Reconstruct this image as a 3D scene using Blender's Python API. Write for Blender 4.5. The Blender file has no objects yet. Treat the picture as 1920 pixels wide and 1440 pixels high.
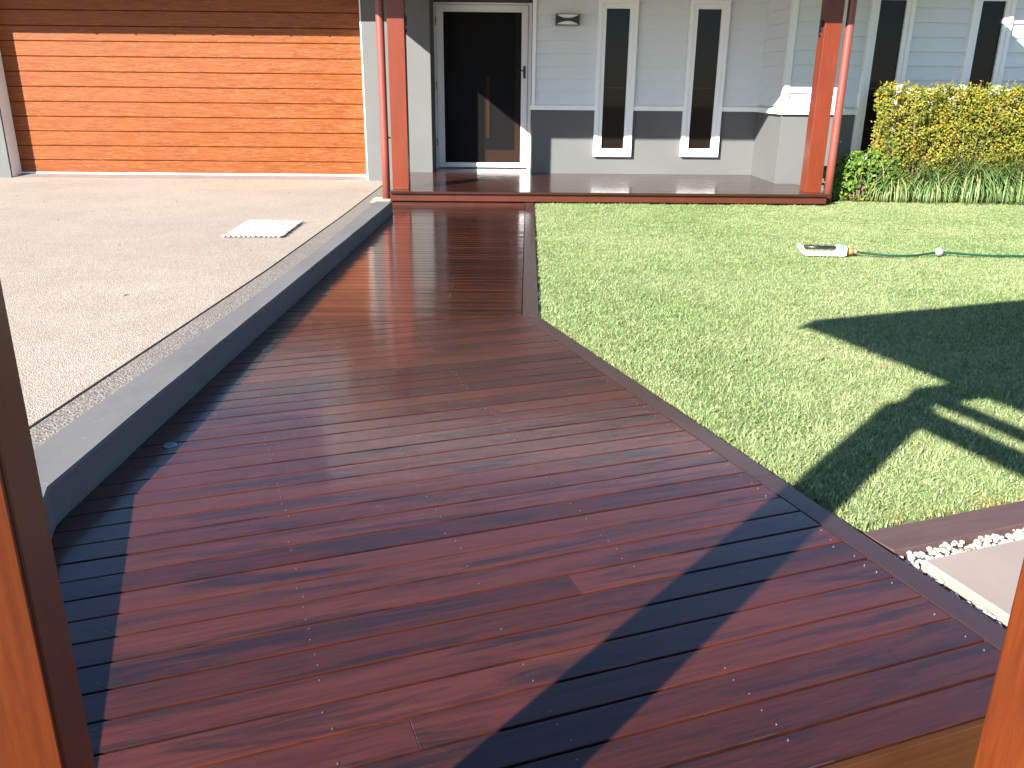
import bpy, bmesh, math, random
import numpy as np
from mathutils import Vector, Matrix

random.seed(7)
rng = np.random.default_rng(7)
scene = bpy.context.scene
COL = scene.collection

# ------------------------------------------------------------------ camera
cam_data = bpy.data.cameras.new("camera")
cam = bpy.data.objects.new("camera", cam_data)
COL.objects.link(cam)
cam_data.sensor_fit = 'HORIZONTAL'
cam_data.sensor_width = 36.0
cam_data.lens = 1580.25 / 1920 * 36.0
cam_data.clip_start = 0.05
cam_data.clip_end = 500
_r = Vector((0.99987, -0.01346, 0.00931)).normalized()
_f = Vector((0.01579, 0.94310, -0.33213)).normalized()
_u = _r.cross(_f).normalized()
_r = _f.cross(_u).normalized()
m = Matrix.Identity(4)
for i in range(3):
    m[i][0] = _r[i]; m[i][1] = _u[i]; m[i][2] = -_f[i]
m[2][3] = 1.2
cam.matrix_world = m
scene.camera = cam

# ------------------------------------------------------------------ world, sun, exposure
SUN_AZ = math.radians(40.3)      # shadows run this far from +Y towards +X
SUN_EL = math.radians(26.5)
world = bpy.data.worlds.new("World")
scene.world = world
world.use_nodes = True
wn = world.node_tree
wn.nodes.clear()
sky = wn.nodes.new("ShaderNodeTexSky")
sky.sky_type = 'NISHITA'
sky.sun_disc = False
sky.sun_elevation = SUN_EL
sky.sun_rotation = math.pi + SUN_AZ
sky.altitude = 10
sky.air_density = 1.0
sky.dust_density = 0.2
sky.ozone_density = 5.0
bg = wn.nodes.new("ShaderNodeBackground")
bg.inputs[1].default_value = 0.054
wo = wn.nodes.new("ShaderNodeOutputWorld")
wn.links.new(sky.outputs[0], bg.inputs[0])
wn.links.new(bg.outputs[0], wo.inputs[0])

sun_data = bpy.data.lights.new("sun", 'SUN')
sun_data.energy = 5.0
sun_data.angle = math.radians(0.53)
sun_data.color = (1.0, 0.95, 0.87)
sun = bpy.data.objects.new("sun", sun_data)
COL.objects.link(sun)
ce = math.cos(SUN_EL)
sun_dir = Vector((math.sin(SUN_AZ) * ce, math.cos(SUN_AZ) * ce, -math.sin(SUN_EL)))
sun.rotation_euler = sun_dir.to_track_quat('-Z', 'Y').to_euler()
sun.location = (-20, -25, 18)

scene.view_settings.view_transform = 'Standard'
scene.view_settings.look = 'None'
scene.view_settings.gamma = 1.0
scene.view_settings.use_curve_mapping = False
scene.view_settings.exposure = 1.82

# ------------------------------------------------------------------ materials
MATS = {}


class NB:
    """small helper around one material node tree"""
    def __init__(s, name):
        s.m = bpy.data.materials.new(name)
        s.m.use_nodes = True
        s.t = s.m.node_tree
        s.t.nodes.clear()
        s.out = s.n("ShaderNodeOutputMaterial")
        MATS[name] = s.m

    def n(s, typ, **kw):
        nd = s.t.nodes.new(typ)
        for k, v in kw.items():
            setattr(nd, k, v)
        return nd

    def l(s, a, b):
        s.t.links.new(a, b)

    def coords(s, scale=(1, 1, 1), kind='Object', jitter=False):
        tc = s.n("ShaderNodeTexCoord")
        if kind != 'World':
            src = tc.outputs[kind]
        else:
            src = s.n("ShaderNodeNewGeometry").outputs['Position']
        if jitter:
            oi = s.n("ShaderNodeObjectInfo")
            mul = s.n("ShaderNodeMath", operation='MULTIPLY')
            mul.inputs[1].default_value = 57.0
            s.l(oi.outputs['Random'], mul.inputs[0])
            cmb = s.n("ShaderNodeCombineXYZ")
            for i in range(3):
                s.l(mul.outputs[0], cmb.inputs[i])
            add = s.n("ShaderNodeVectorMath", operation='ADD')
            s.l(src, add.inputs[0]); s.l(cmb.outputs[0], add.inputs[1])
            src = add.outputs[0]
        mp = s.n("ShaderNodeMapping")
        mp.inputs['Scale'].default_value = scale
        s.l(src, mp.inputs[0])
        return mp.outputs[0]

    def noise(s, vec, scale=5, detail=4, rough=0.6, dist=0.0):
        nd = s.n("ShaderNodeTexNoise")
        nd.inputs['Scale'].default_value = scale
        nd.inputs['Detail'].default_value = detail
        nd.inputs['Roughness'].default_value = rough
        nd.inputs['Distortion'].default_value = dist
        s.l(vec, nd.inputs['Vector'])
        return nd.outputs['Fac']

    def ramp(s, fac, stops):
        nd = s.n("ShaderNodeValToRGB")
        cr = nd.color_ramp
        while len(cr.elements) < len(stops):
            cr.elements.new(0.5)
        for e, (p, c) in zip(cr.elements, stops):
            e.position = p
            e.color = (*c, 1) if not isinstance(c, (int, float)) else (c, c, c, 1)
        s.l(fac, nd.inputs[0])
        return nd.outputs[0]

    def mix(s, fac, a, b, blend='MIX'):
        nd = s.n("ShaderNodeMix", data_type='RGBA', blend_type=blend)
        for sock, v in ((nd.inputs[0], fac), (nd.inputs[6], a), (nd.inputs[7], b)):
            if isinstance(v, (int, float)):
                sock.default_value = v
            elif isinstance(v, tuple):
                sock.default_value = (*v, 1)
            else:
                s.l(v, sock)
        return nd.outputs[2]

    def bump(s, h, strength=0.3, dist=0.002, normal=None):
        nd = s.n("ShaderNodeBump")
        nd.inputs['Strength'].default_value = strength
        nd.inputs['Distance'].default_value = dist
        s.l(h, nd.inputs['Height'])
        if normal is not None:
            s.l(normal, nd.inputs['Normal'])
        return nd.outputs[0]

    def bsdf(s, color, rough=0.5, normal=None, **kw):
        p = s.n("ShaderNodeBsdfPrincipled")
        def put(name, v):
            k = p.inputs[name]
            if isinstance(v, (int, float)):
                k.default_value = v
            elif isinstance(v, tuple):
                k.default_value = (*v, 1) if len(v) == 3 else v
            else:
                s.l(v, k)
        put('Base Color', color)
        put('Roughness', rough)
        if normal is not None:
            s.l(normal, p.inputs['Normal'])
        for k, v in kw.items():
            put(k.replace('_', ' '), v)
        s.l(p.outputs[0], s.out.inputs[0])
        return p


def plain(name, color, rough=0.5, bump=None, vary=0.0, **kw):
    b = NB(name)
    v = b.coords(kind='Object')
    col = color
    if vary:
        nz = b.noise(v, 3.0, 5, 0.6)
        col = b.mix(b.ramp(nz, [(0.3, 0.0), (0.7, 1.0)]), tuple(c * (1 - vary) for c in color), tuple(min(1, c * (1 + vary)) for c in color))
    nrm = None
    if bump:
        nrm = b.bump(b.noise(v, bump[0], 3, 0.6), bump[1], bump[2])
    b.bsdf(col, rough, nrm, **kw)
    return b.m


def make_deck_wood(name, base, dark, bright, stain=0.55, rough=0.3, coat=0.5, coat_rough=0.13):
    b = NB(name)
    oi = b.n("ShaderNodeObjectInfo")
    v = b.coords((0.9, 14, 14), 'Object', True)
    grain = b.noise(v, 6, 6, 0.65, 0.4)
    vs = b.coords((0.95, 10, 1), 'Object', True)
    blot = b.noise(vs, 1.6, 7, 0.68, 0.7)
    c0 = b.mix(b.ramp(grain, [(0.3, 0.0), (0.75, 1.0)]), base, bright)
    rnd = b.ramp(oi.outputs['Random'], [(0.0, 0.62), (0.5, 1.0), (1.0, 1.28)])
    c1 = b.mix(1.0, c0, rnd, 'MULTIPLY')
    # worn, darker oil blotches running with the board
    bl = b.ramp(blot, [(0.50, 0.0), (0.56, 0.55), (0.66, 1.0)])
    blm = b.n("ShaderNodeMath", operation='MULTIPLY')
    blm.inputs[1].default_value = stain
    b.l(bl, blm.inputs[0])
    c2 = b.mix(blm.outputs[0], c1, dark)
    h = b.noise(b.coords((0.5, 26, 10), 'Object', True), 4, 4, 0.6)
    nrm = b.bump(h, 0.35, 0.0012)
    wav = b.noise(b.coords((1.0, 3.0, 1), 'Object', True), 3, 2, 0.5)
    nrm2 = b.bump(wav, 0.25, 0.004, nrm)
    rr = b.ramp(grain, [(0.2, rough - 0.06), (0.8, rough + 0.1)])
    p = b.bsdf(c2, rr, nrm2, Specular_IOR_Level=0.25, Coat_Weight=coat, Coat_Roughness=coat_rough, Coat_IOR=1.5)
    b.l(nrm2, p.inputs['Coat Normal'])
    return b.m


make_deck_wood('deck_timber', (0.040, 0.0110, 0.0078), (0.011, 0.0072, 0.0082), (0.078, 0.0200, 0.0130), 0.85, 0.32, 0.85, 0.075)
make_deck_wood('deck_timber_oiled', (0.030, 0.0082, 0.0048), (0.011, 0.0065, 0.006), (0.056, 0.0145, 0.0072), 0.7, 0.3, 0.9, 0.06)
make_deck_wood('border_timber', (0.036, 0.019, 0.018), (0.027, 0.017, 0.018), (0.048, 0.024, 0.022), 0.3)
make_deck_wood('veranda_timber', (0.032, 0.0105, 0.006), (0.018, 0.009, 0.007), (0.052, 0.016, 0.009), 0.3, 0.3, 0.75, 0.07)
make_deck_wood('edging_timber', (0.10, 0.060, 0.062), (0.07, 0.045, 0.05), (0.15, 0.09, 0.085), 0.5, 0.55, 0.05, 0.3)


def make_painted_timber(name, base, bright, rough=0.38, axis='Z', streak=1.0, spec=0.5):
    b = NB(name)
    sc = {'Z': (22, 22, 0.9), 'X': (0.9, 22, 22), 'Y': (22, 0.9, 22)}[axis]
    g = b.noise(b.coords(sc, 'Object', True), 4, 8, 0.72, 0.3)
    big = b.noise(b.coords((3, 3, 1.2), 'Object', True), 2.5, 3, 0.5)
    c = b.mix(b.ramp(g, [(0.3, 0.0), (0.72, streak)]), base, bright)
    c = b.mix(b.ramp(big, [(0.35, 0.0), (0.75, 0.35)]), c, tuple(x * 0.62 for x in base))
    nrm = b.bump(g, 0.25, 0.0008)
    b.bsdf(c, rough, nrm, Specular_IOR_Level=spec)
    return b.m


make_painted_timber('post_timber', (0.125, 0.020, 0.006), (0.175, 0.031, 0.009), 0.36)
make_painted_timber('gate_timber', (0.080, 0.0145, 0.0028), (0.150, 0.032, 0.0055), 0.42)
make_painted_timber('beam_timber', (0.25, 0.055, 0.016), (0.34, 0.08, 0.022), 0.45, 'X')
make_painted_timber('fascia_timber', (0.065, 0.014, 0.007), (0.10, 0.02, 0.009), 0.35, 'X')
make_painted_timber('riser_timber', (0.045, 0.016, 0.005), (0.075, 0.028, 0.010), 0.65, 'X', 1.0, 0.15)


def make_garage(name):
    b = NB(name)
    g = b.noise(b.coords((0.9, 1, 13), 'Object', True), 2.6, 8, 0.66, 1.3)
    fine = b.noise(b.coords((3.0, 1, 80), 'Object', True), 4.0, 4, 0.6, 0.2)
    c = b.mix(b.ramp(g, [(0.36, 0.0), (0.5, 0.5), (0.62, 1.0)]), (0.150, 0.034, 0.0040), (0.25, 0.066, 0.0085))
    streak = b.ramp(b.noise(b.coords((1.3, 1, 17), 'Object', True), 3.1, 8, 0.7, 1.8), [(0.54, 0.0), (0.61, 0.6), (0.70, 0.9)])
    c = b.mix(streak, c, (0.37, 0.13, 0.026))
    c = b.mix(b.ramp(fine, [(0.35, 0.0), (0.7, 0.35)]), c, (0.135, 0.028, 0.0058))
    h = b.mix(0.5, g, fine)
    h = b.mix(0.5, h, streak)
    nrm = b.bump(h, 0.8, 0.004)
    b.bsdf(c, 0.40, nrm, Specular_IOR_Level=0.28)
    return b.m


make_garage('garage_cladding')


def make_render_wall(name, col, dirty=False):
    b = NB(name)
    v = b.coords(kind='World')
    big = b.noise(v, 1.3, 4, 0.55)
    c = b.mix(b.ramp(big, [(0.3, 0.0), (0.7, 1.0)]), tuple(x * 0.93 for x in col), tuple(x * 1.06 for x in col))
    if dirty:
        st = b.noise(b.coords((2.2, 1.1, 9), 'World'), 2.4, 6, 0.7, 0.5)
        c = b.mix(b.ramp(st, [(0.46, 0.0), (0.66, 0.28)]), c, tuple(x * 0.62 for x in col))
        sp = b.noise(v, 38, 3, 0.7)
        c = b.mix(b.ramp(sp, [(0.62, 0.0), (0.70, 0.6)]), c, tuple(min(1, x * 1.5) for x in col))
    nrm = b.bump(b.noise(v, 90, 3, 0.6), 0.25, 0.0015)
    b.bsdf(c, 0.75, nrm, Specular_IOR_Level=0.25)
    return b.m


make_render_wall('grey_render', (0.119, 0.123, 0.121))
make_render_wall('kerb_render', (0.148, 0.145, 0.147), True)
plain('weatherboard_paint', (0.70, 0.73, 0.76), 0.45, (40, 0.1, 0.001), 0.03)
plain('white_paint', (0.87, 0.88, 0.89), 0.35, (60, 0.06, 0.0008))
plain('white_metal', (0.86, 0.87, 0.89), 0.3)
plain('soffit_paint', (0.66, 0.66, 0.66), 0.6)
plain('roof_metal', (0.16, 0.16, 0.17), 0.45)
plain('downpipe_paint', (0.21, 0.055, 0.042), 0.38, (30, 0.05, 0.001), 0.08)
plain('dark_frame', (0.03, 0.03, 0.032), 0.4)
plain('black_plastic', (0.016, 0.016, 0.017), 0.35)
plain('lamp_diffuser', (0.8, 0.8, 0.78), 0.4)
plain('dark_void', (0.012, 0.010, 0.009), 0.9)
plain('window_glass', (0.011, 0.008, 0.006), 0.03, None, 0, Specular_IOR_Level=0.22)
plain('door_panel_grey', (0.022, 0.022, 0.021), 0.5)
make_painted_timber('door_timber', (0.22, 0.085, 0.045), (0.30, 0.12, 0.065), 0.45)
plain('pebble_white', (0.50, 0.48, 0.45), 0.45, (30, 0.1, 0.001), 0.05)
plain('mat_backing', (0.10, 0.09, 0.08), 0.8)
plain('steel_screw', (0.30, 0.24, 0.20), 0.4, Metallic=0.8)
plain('deck_light_rim', (0.30, 0.32, 0.34), 0.3, Metallic=0.7)
plain('deck_light_lens', (0.16, 0.17, 0.18), 0.25)
plain('sprinkler_white', (0.80, 0.80, 0.80), 0.35)
plain('sprinkler_teal', (0.10, 0.42, 0.42), 0.35)
plain('sprinkler_orange', (0.62, 0.20, 0.05), 0.4)
plain('sprinkler_grey', (0.30, 0.29, 0.29), 0.4)
plain('hose_green', (0.005, 0.055, 0.033), 0.4)
plain('stone_paver', (0.27, 0.225, 0.20), 0.8, (220, 0.5, 0.0012), 0.08)
plain('bed_soil', (0.09, 0.055, 0.035), 0.95, (60, 0.8, 0.02), 0.4)
plain('bark_twig', (0.20, 0.14, 0.09), 0.85, (60, 0.5, 0.003), 0.2)
plain('threshold_concrete', (0.20, 0.165, 0.155), 0.8, (150, 0.3, 0.001), 0.1)
plain('pad_concrete', (0.42, 0.37, 0.28), 0.85, (150, 0.3, 0.001), 0.1)
plain('straw', (0.42, 0.27, 0.16), 0.8)
plain('dry_leaf', (0.36, 0.10, 0.035), 0.7)


def make_aggregate(name, a, bcol, c, scale, big=0.12, bstr=0.6):
    b = NB(name)
    v = b.coords(kind='World')
    vo = b.n("ShaderNodeTexVoronoi", feature='F1')
    vo.inputs['Scale'].default_value = scale
    b.l(v, vo.inputs['Vector'])
    col = b.ramp(vo.outputs['Color'], [(0.15, a), (0.5, bcol), (0.9, c)])
    edge = b.ramp(vo.outputs['Distance'], [(0.3, 1.0), (0.65, 0.6)])
    col = b.mix(1.0, col, edge, 'MULTIPLY')
    n1 = b.noise(v, 0.7, 5, 0.6)
    n2 = b.noise(v, 4.0, 4, 0.6)
    lo = 1 - big * 2
    col = b.mix(1.0, col, b.ramp(n1, [(0.3, lo), (0.7, 1.0)]), 'MULTIPLY')
    col = b.mix(1.0, col, b.ramp(n2, [(0.3, 1 - big), (0.7, 1.0)]), 'MULTIPLY')
    inv = b.ramp(vo.outputs['Distance'], [(0.0, 1.0), (0.7, 0.0)])
    nrm = b.bump(inv, bstr, 0.004)
    b.bsdf(col, 0.8, nrm, Specular_IOR_Level=0.3)
    return b.m


make_aggregate('driveway_aggregate', (0.41, 0.332, 0.27), (0.525, 0.445, 0.37), (0.65, 0.57, 0.485), 165, 0.09)
make_aggregate('strip_aggregate', (0.20, 0.18, 0.16), (0.28, 0.255, 0.225), (0.38, 0.35, 0.31), 110, 0.08, 0.6)


def make_foliage(name, stops, rough=0.45, trans=0.35, patch=None):
    b = NB(name)
    geo = b.n("ShaderNodeNewGeometry")
    col = b.ramp(geo.outputs['Random Per Island'], stops)
    if patch:
        n1 = b.noise(b.coords(kind='World'), patch[0], 4, 0.6)
        col = b.mix(b.ramp(n1, [(0.35, 0.0), (0.72, patch[2])]), col, patch[1])
    p = b.n("ShaderNodeBsdfPrincipled")
    p.inputs['Roughness'].default_value = rough
    b.l(col, p.inputs['Base Color'])
    p.inputs['Specular IOR Level'].default_value = 0.3
    tr = b.n("ShaderNodeBsdfTranslucent")
    b.l(col, tr.inputs[0])
    mx = b.n("ShaderNodeMixShader")
    mx.inputs[0].default_value = trans
    b.l(p.outputs[0], mx.inputs[1]); b.l(tr.outputs[0], mx.inputs[2])
    b.l(mx.outputs[0], b.out.inputs[0])
    return b.m


make_foliage('grass_blade', [(0.0, (0.105, 0.20, 0.05)), (0.4, (0.25, 0.385, 0.13)), (0.75, (0.43, 0.53, 0.245)), (1.0, (0.57, 0.56, 0.34))],
             0.5, 0.42, (0.8, (0.55, 0.57, 0.32), 0.6))
make_foliage('grass_dry', [(0.0, (0.26, 0.24, 0.09)), (0.6, (0.38, 0.32, 0.14)), (1.0, (0.30, 0.33, 0.10))], 0.6, 0.3)
plain('lawn_soil', (0.12, 0.15, 0.06), 0.95, (80, 0.8, 0.01), 0.3)
make_foliage('hedge_leaf', [(0.0, (0.06, 0.11, 0.02)), (0.3, (0.17, 0.21, 0.026)), (0.6, (0.36, 0.32, 0.035)), (0.85, (0.50, 0.37, 0.05)), (1.0, (0.48, 0.22, 0.05))], 0.4, 0.3,
             (3.2, (0.13, 0.18, 0.03), 0.8))
make_foliage('shrub_leaf', [(0.0, (0.045, 0.10, 0.018)), (0.6, (0.11, 0.20, 0.03)), (1.0, (0.22, 0.30, 0.05))], 0.28, 0.25)
make_foliage('strap_leaf', [(0.0, (0.06, 0.14, 0.04)), (0.55, (0.17, 0.28, 0.085)), (1.0, (0.42, 0.41, 0.19))], 0.4, 0.3)
make_foliage('cover_leaf', [(0.0, (0.10, 0.18, 0.02)), (0.7, (0.22, 0.30, 0.04)), (1.0, (0.34, 0.32, 0.07))], 0.4, 0.35)


def make_pebble_mix():
    b = NB('pebble_mix')
    geo = b.n("ShaderNodeNewGeometry")
    col = b.ramp(geo.outputs['Random Per Island'], [(0.0, (0.20, 0.12, 0.06)), (0.10, (0.34, 0.25, 0.16)), (0.2, (0.42, 0.39, 0.35)), (1.0, (0.58, 0.56, 0.53))])
    b.bsdf(col, 0.5)


make_pebble_mix()


def make_mesh_screen():
    b = NB('security_mesh')
    d = b.n("ShaderNodeBsdfPrincipled")
    d.inputs['Base Color'].default_value = (0.008, 0.008, 0.0085, 1)
    d.inputs['Roughness'].default_value = 0.5
    d.inputs['Specular IOR Level'].default_value = 0.08
    t = b.n("ShaderNodeBsdfTransparent")
    mx = b.n("ShaderNodeMixShader")
    mx.inputs[0].default_value = 0.45
    b.l(t.outputs[0], mx.inputs[1]); b.l(d.outputs[0], mx.inputs[2])
    b.l(mx.outputs[0], b.out.inputs[0])


make_mesh_screen()
M = MATS


# ------------------------------------------------------------------ mesh helpers
class MB:
    def __init__(s):
        s.v = []; s.f = []

    def add(s, vs, fs):
        o = len(s.v)
        s.v += [tuple(v) for v in vs]
        s.f += [tuple(i + o for i in f) for f in fs]
        return s

    def box(s, x0, x1, y0, y1, z0, z1):
        vs = [(x, y, z) for z in (z0, z1) for y in (y0, y1) for x in (x0, x1)]
        return s.add(vs, [(0, 2, 3, 1), (4, 5, 7, 6), (0, 1, 5, 4), (2, 6, 7, 3), (0, 4, 6, 2), (1, 3, 7, 5)])

    def prism(s, poly, z0, z1, ch=0.0):
        n = len(poly)
        # counter-clockwise
        a = sum(poly[i][0] * poly[(i + 1) % n][1] - poly[(i + 1) % n][0] * poly[i][1] for i in range(n))
        if a < 0:
            poly = poly[::-1]
        rings = [[(x, y, z0) for x, y in poly]]
        if ch > 0:
            rings.append([(x, y, z1 - ch) for x, y in poly])
            rings.append([(x, y, z1) for x, y in inset(poly, ch)])
        else:
            rings.append([(x, y, z1) for x, y in poly])
        vs = [v for r in rings for v in r]
        fs = [tuple(range(n - 1, -1, -1)), tuple(range((len(rings) - 1) * n, len(rings) * n))]
        for k in range(len(rings) - 1):
            for i in range(n):
                j = (i + 1) % n
                fs.append((k * n + i, k * n + j, (k + 1) * n + j, (k + 1) * n + i))
        return s.add(vs, fs)

    def tube(s, pts, r, seg=10, cap=True):
        pts = [Vector(p) for p in pts]
        rs = r if isinstance(r, (list, tuple)) else [r] * len(pts)
        o = len(s.v)
        for i, p in enumerate(pts):
            d = (pts[min(i + 1, len(pts) - 1)] - pts[max(i - 1, 0)]).normalized()
            up = Vector((0, 0, 1)) if abs(d.z) < 0.95 else Vector((1, 0, 0))
            a = d.cross(up).normalized(); b2 = a.cross(d).normalized()
            for k in range(seg):
                t = 2 * math.pi * k / seg
                s.v.append(tuple(p + a * (math.cos(t) * rs[i]) + b2 * (math.sin(t) * rs[i])))
        for i in range(len(pts) - 1):
            for k in range(seg):
                k2 = (k + 1) % seg
                s.f.append((o + i * seg + k, o + (i + 1) * seg + k, o + (i + 1) * seg + k2, o + i * seg + k2))
        if cap:
            s.f.append(tuple(o + k for k in range(seg)))
            s.f.append(tuple(o + (len(pts) - 1) * seg + k for k in range(seg - 1, -1, -1)))
        return s

    def ball(s, c, rx, ry, rz, nu=8, nv=5):
        vs = []; fs = []
        for j in range(nv + 1):
            ph = -math.pi / 2 + math.pi * j / nv
            for i in range(nu):
                t = 2 * math.pi * i / nu
                vs.append((c[0] + rx * math.cos(ph) * math.cos(t), c[1] + ry * math.cos(ph) * math.sin(t), c[2] + rz * math.sin(ph)))
        for j in range(nv):
            for i in range(nu):
                i2 = (i + 1) % nu
                fs.append((j * nu + i, j * nu + i2, (j + 1) * nu + i2, (j + 1) * nu + i))
        return s.add(vs, fs)

    def mesh(s, name, mat, smooth=False, bevel=0.0):
        me = bpy.data.meshes.new(name)
        me.from_pydata(s.v, [], s.f)
        if bevel > 0:
            bm = bmesh.new(); bm.from_mesh(me)
            bmesh.ops.bevel(bm, geom=list(bm.edges), offset=bevel, segments=2, affect='EDGES', profile=0.5)
            bm.to_mesh(me); bm.free()
        me.materials.append(M[mat])
        if smooth:
            me.polygons.foreach_set('use_smooth', [True] * len(me.polygons))
        me.update()
        return me

    def build(s, name, mat, parent=None, smooth=False, bevel=0.0, loc=None, rot=None):
        return put(name, s.mesh(name, mat, smooth, bevel), parent, loc, rot)


def inset(poly, d):
    n = len(poly); out = []
    for i in range(n):
        p0, p1, p2 = poly[i - 1], poly[i], poly[(i + 1) % n]
        def off(a, b):
            dx, dy = b[0] - a[0], b[1] - a[1]; L = math.hypot(dx, dy) or 1e-9
            return (a[0] - dy / L * d, a[1] + dx / L * d), (dx / L, dy / L)
        (q, e), (q2, e2) = off(p0, p1), off(p1, p2)
        den = e[0] * e2[1] - e[1] * e2[0]
        if abs(den) < 1e-4:
            out.append(q2)
        else:
            t = ((q2[0] - q[0]) * e2[1] - (q2[1] - q[1]) * e2[0]) / den
            out.append((q[0] + e[0] * t, q[1] + e[1] * t))
    return out


def clip_half(poly, p, nrm):
    """keep the side where (x-p).n >= 0"""
    out = []
    n = len(poly)
    for i in range(n):
        a, b = poly[i], poly[(i + 1) % n]
        da = (a[0] - p[0]) * nrm[0] + (a[1] - p[1]) * nrm[1]
        db = (b[0] - p[0]) * nrm[0] + (b[1] - p[1]) * nrm[1]
        if da >= 0:
            out.append(a)
        if da * db < 0:
            t = da / (da - db)
            out.append((a[0] + (b[0] - a[0]) * t, a[1] + (b[1] - a[1]) * t))
    return out


def area(poly):
    n = len(poly)
    return abs(sum(poly[i][0] * poly[(i + 1) % n][1] - poly[(i + 1) % n][0] * poly[i][1] for i in range(n))) / 2


def dedupe(poly, eps=0.004):
    out = []
    for p in poly:
        if not out or math.hypot(p[0] - out[-1][0], p[1] - out[-1][1]) > eps:
            out.append(p)
    if len(out) > 1 and math.hypot(out[0][0] - out[-1][0], out[0][1] - out[-1][1]) <= eps:
        out.pop()
    return out


def put(name, me, parent=None, loc=None, rot=None):
    o = bpy.data.objects.new(name, me)
    COL.objects.link(o)
    if loc is not None: o.location = loc
    if rot is not None: o.rotation_euler = rot
    if parent is not None:
        o.parent = parent
    return o


def tag(o, label=None, cat=None, group=None, kind=None):
    if label: o['label'] = label
    if cat: o['category'] = cat
    if group: o['group'] = group
    if kind: o['kind'] = kind
    return o


def thing(name, label, cat, loc=(0, 0, 0), rotz=0, group=None):
    o = bpy.data.objects.new(name, None)
    o.empty_display_size = 0.1
    COL.objects.link(o)
    o.location = loc; o.rotation_euler = (0, 0, rotz)
    return tag(o, label, cat, group)


# ------------------------------------------------------------------ frames of reference
TH = math.radians(19.0)
UX, UY = math.cos(TH), math.sin(TH)
VX, VY = -math.sin(TH), math.cos(TH)
FRX, FRY = -0.3858, 0.5940          # inner front corner of the left gate post


def gw(u, v):
    return (FRX + UX * u + VX * v, FRY + UY * u + VY * v)


def to_g(x, y):
    dx, dy = x - FRX, y - FRY
    return (dx * UX + dy * UY, dx * VX + dy * VY)


F = 0.115                            # veranda floor
YW, YD, YR, YG = 11.60, 12.30, 10.578, 11.85
LAWN_Z = -0.030

# kerb: inner top edge, from the near corner to the veranda end
KERB = [(-1.276, 2.170), (-1.262, 2.584), (-1.243, 3.30), (-1.216, 4.15), (-1.145, 6.10), (-1.057, 8.50)]


def kerb_x(y):
    for (x0, y0), (x1, y1) in zip(KERB, KERB[1:]):
        if y <= y1 or (x1, y1) == KERB[-1]:
            return x0 + (x1 - x0) * (y - y0) / (y1 - y0)


def bord_in(y):
    return 0.129 + (0.287 - 0.129) * (y - 4.553) / (9.48 - 4.553)


def bord_out(y):
    return 0.2185 + (0.378 - 0.2185) * (y - 4.53) / (9.48 - 4.53)


# ================================================================== SETTING
g = MB().box(-60, 60, -60, 80, -0.60, -0.40).build('ground', 'bed_soil'); tag(g, kind='structure')

# driveway
dj = [(-1.772, -3.0), (-1.736, 2.925), (-1.663, 4.446), (-1.603, 5.765), (-1.541, 8.318), (-1.505, 11.198), (-1.50, 11.61)]
d = MB().prism([(-9.5, -3.0)] + dj + [(-9.5, 11.61)], -0.35, 0.0).build('driveway', 'driveway_aggregate'); tag(d, kind='structure')
ko = [(x - 0.10, y) for x, y in KERB]
st = MB().prism([(x + 0.012, y) for x, y in dj] + [(-1.19, 11.61), (-1.19, 9.43), (-1.30, 8.5), (-1.30, 6.0), (-1.33, 4.0), (-1.36, 2.2), (-1.36, -3.0)], -0.35, -0.004).build('pavement_strip', 'strip_aggregate')
tag(st, kind='structure')
jf = MB()
for (a, b2) in zip(dj, dj[1:]):
    jf.prism([(a[0], a[1]), (a[0] + 0.014, a[1]), (b2[0] + 0.014, b2[1]), (b2[0], b2[1])], -0.05, -0.008)
j = jf.build('pavement_joint', 'dark_void'); tag(j, kind='structure')

# lawn soil (grass is scattered later) and bed
lawn_poly = [(bord_out(9.45) + .004, 9.46), (bord_out(4.53) + .004, 4.532)]
_e0 = (1.063, 2.178)
lawn_poly += [(_e0[0] - 0.004, _e0[1] + 0.01), (_e0[0] + UX * 6.2, _e0[1] + UY * 6.2), (8.5, 9.83), (3.70, 9.83), (3.70, 9.46)]
lawn = MB().prism(lawn_poly, -0.39, LAWN_Z).build('lawn_soil', 'lawn_soil'); tag(lawn, kind='structure')
bed = MB().prism([(3.70, 9.875), (9.5, 9.875), (9.5, 10.57), (3.70, 10.57)], -0.39, -0.01).build('garden_bed', 'bed_soil'); tag(bed, kind='structure')
pb = MB().prism([(1.06, 1.98), gw(1.78, 0.3), gw(1.78, -1.5), gw(7.0, -1.5), gw(7.0, 0.81), (1.17, 2.10)], -0.39, -0.050).build('pebble_bed_base', 'bed_soil'); tag(pb, kind='structure')
lw = MB().prism([gw(-3, 0.27), gw(1.62, 0.27), gw(1.62, -6), gw(-3, -6)], -0.39, -0.30).build('landing', 'riser_timber'); tag(lw, kind='structure')

# ================================================================== BOARDWALK
walk = thing('boardwalk', 'long glossy dark red timber boardwalk bending from the gateway to the veranda', 'boardwalk', (-0.5, 5, 0))
walk_inv = Matrix.Translation((-0.5, 5, 0)).inverted()


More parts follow.
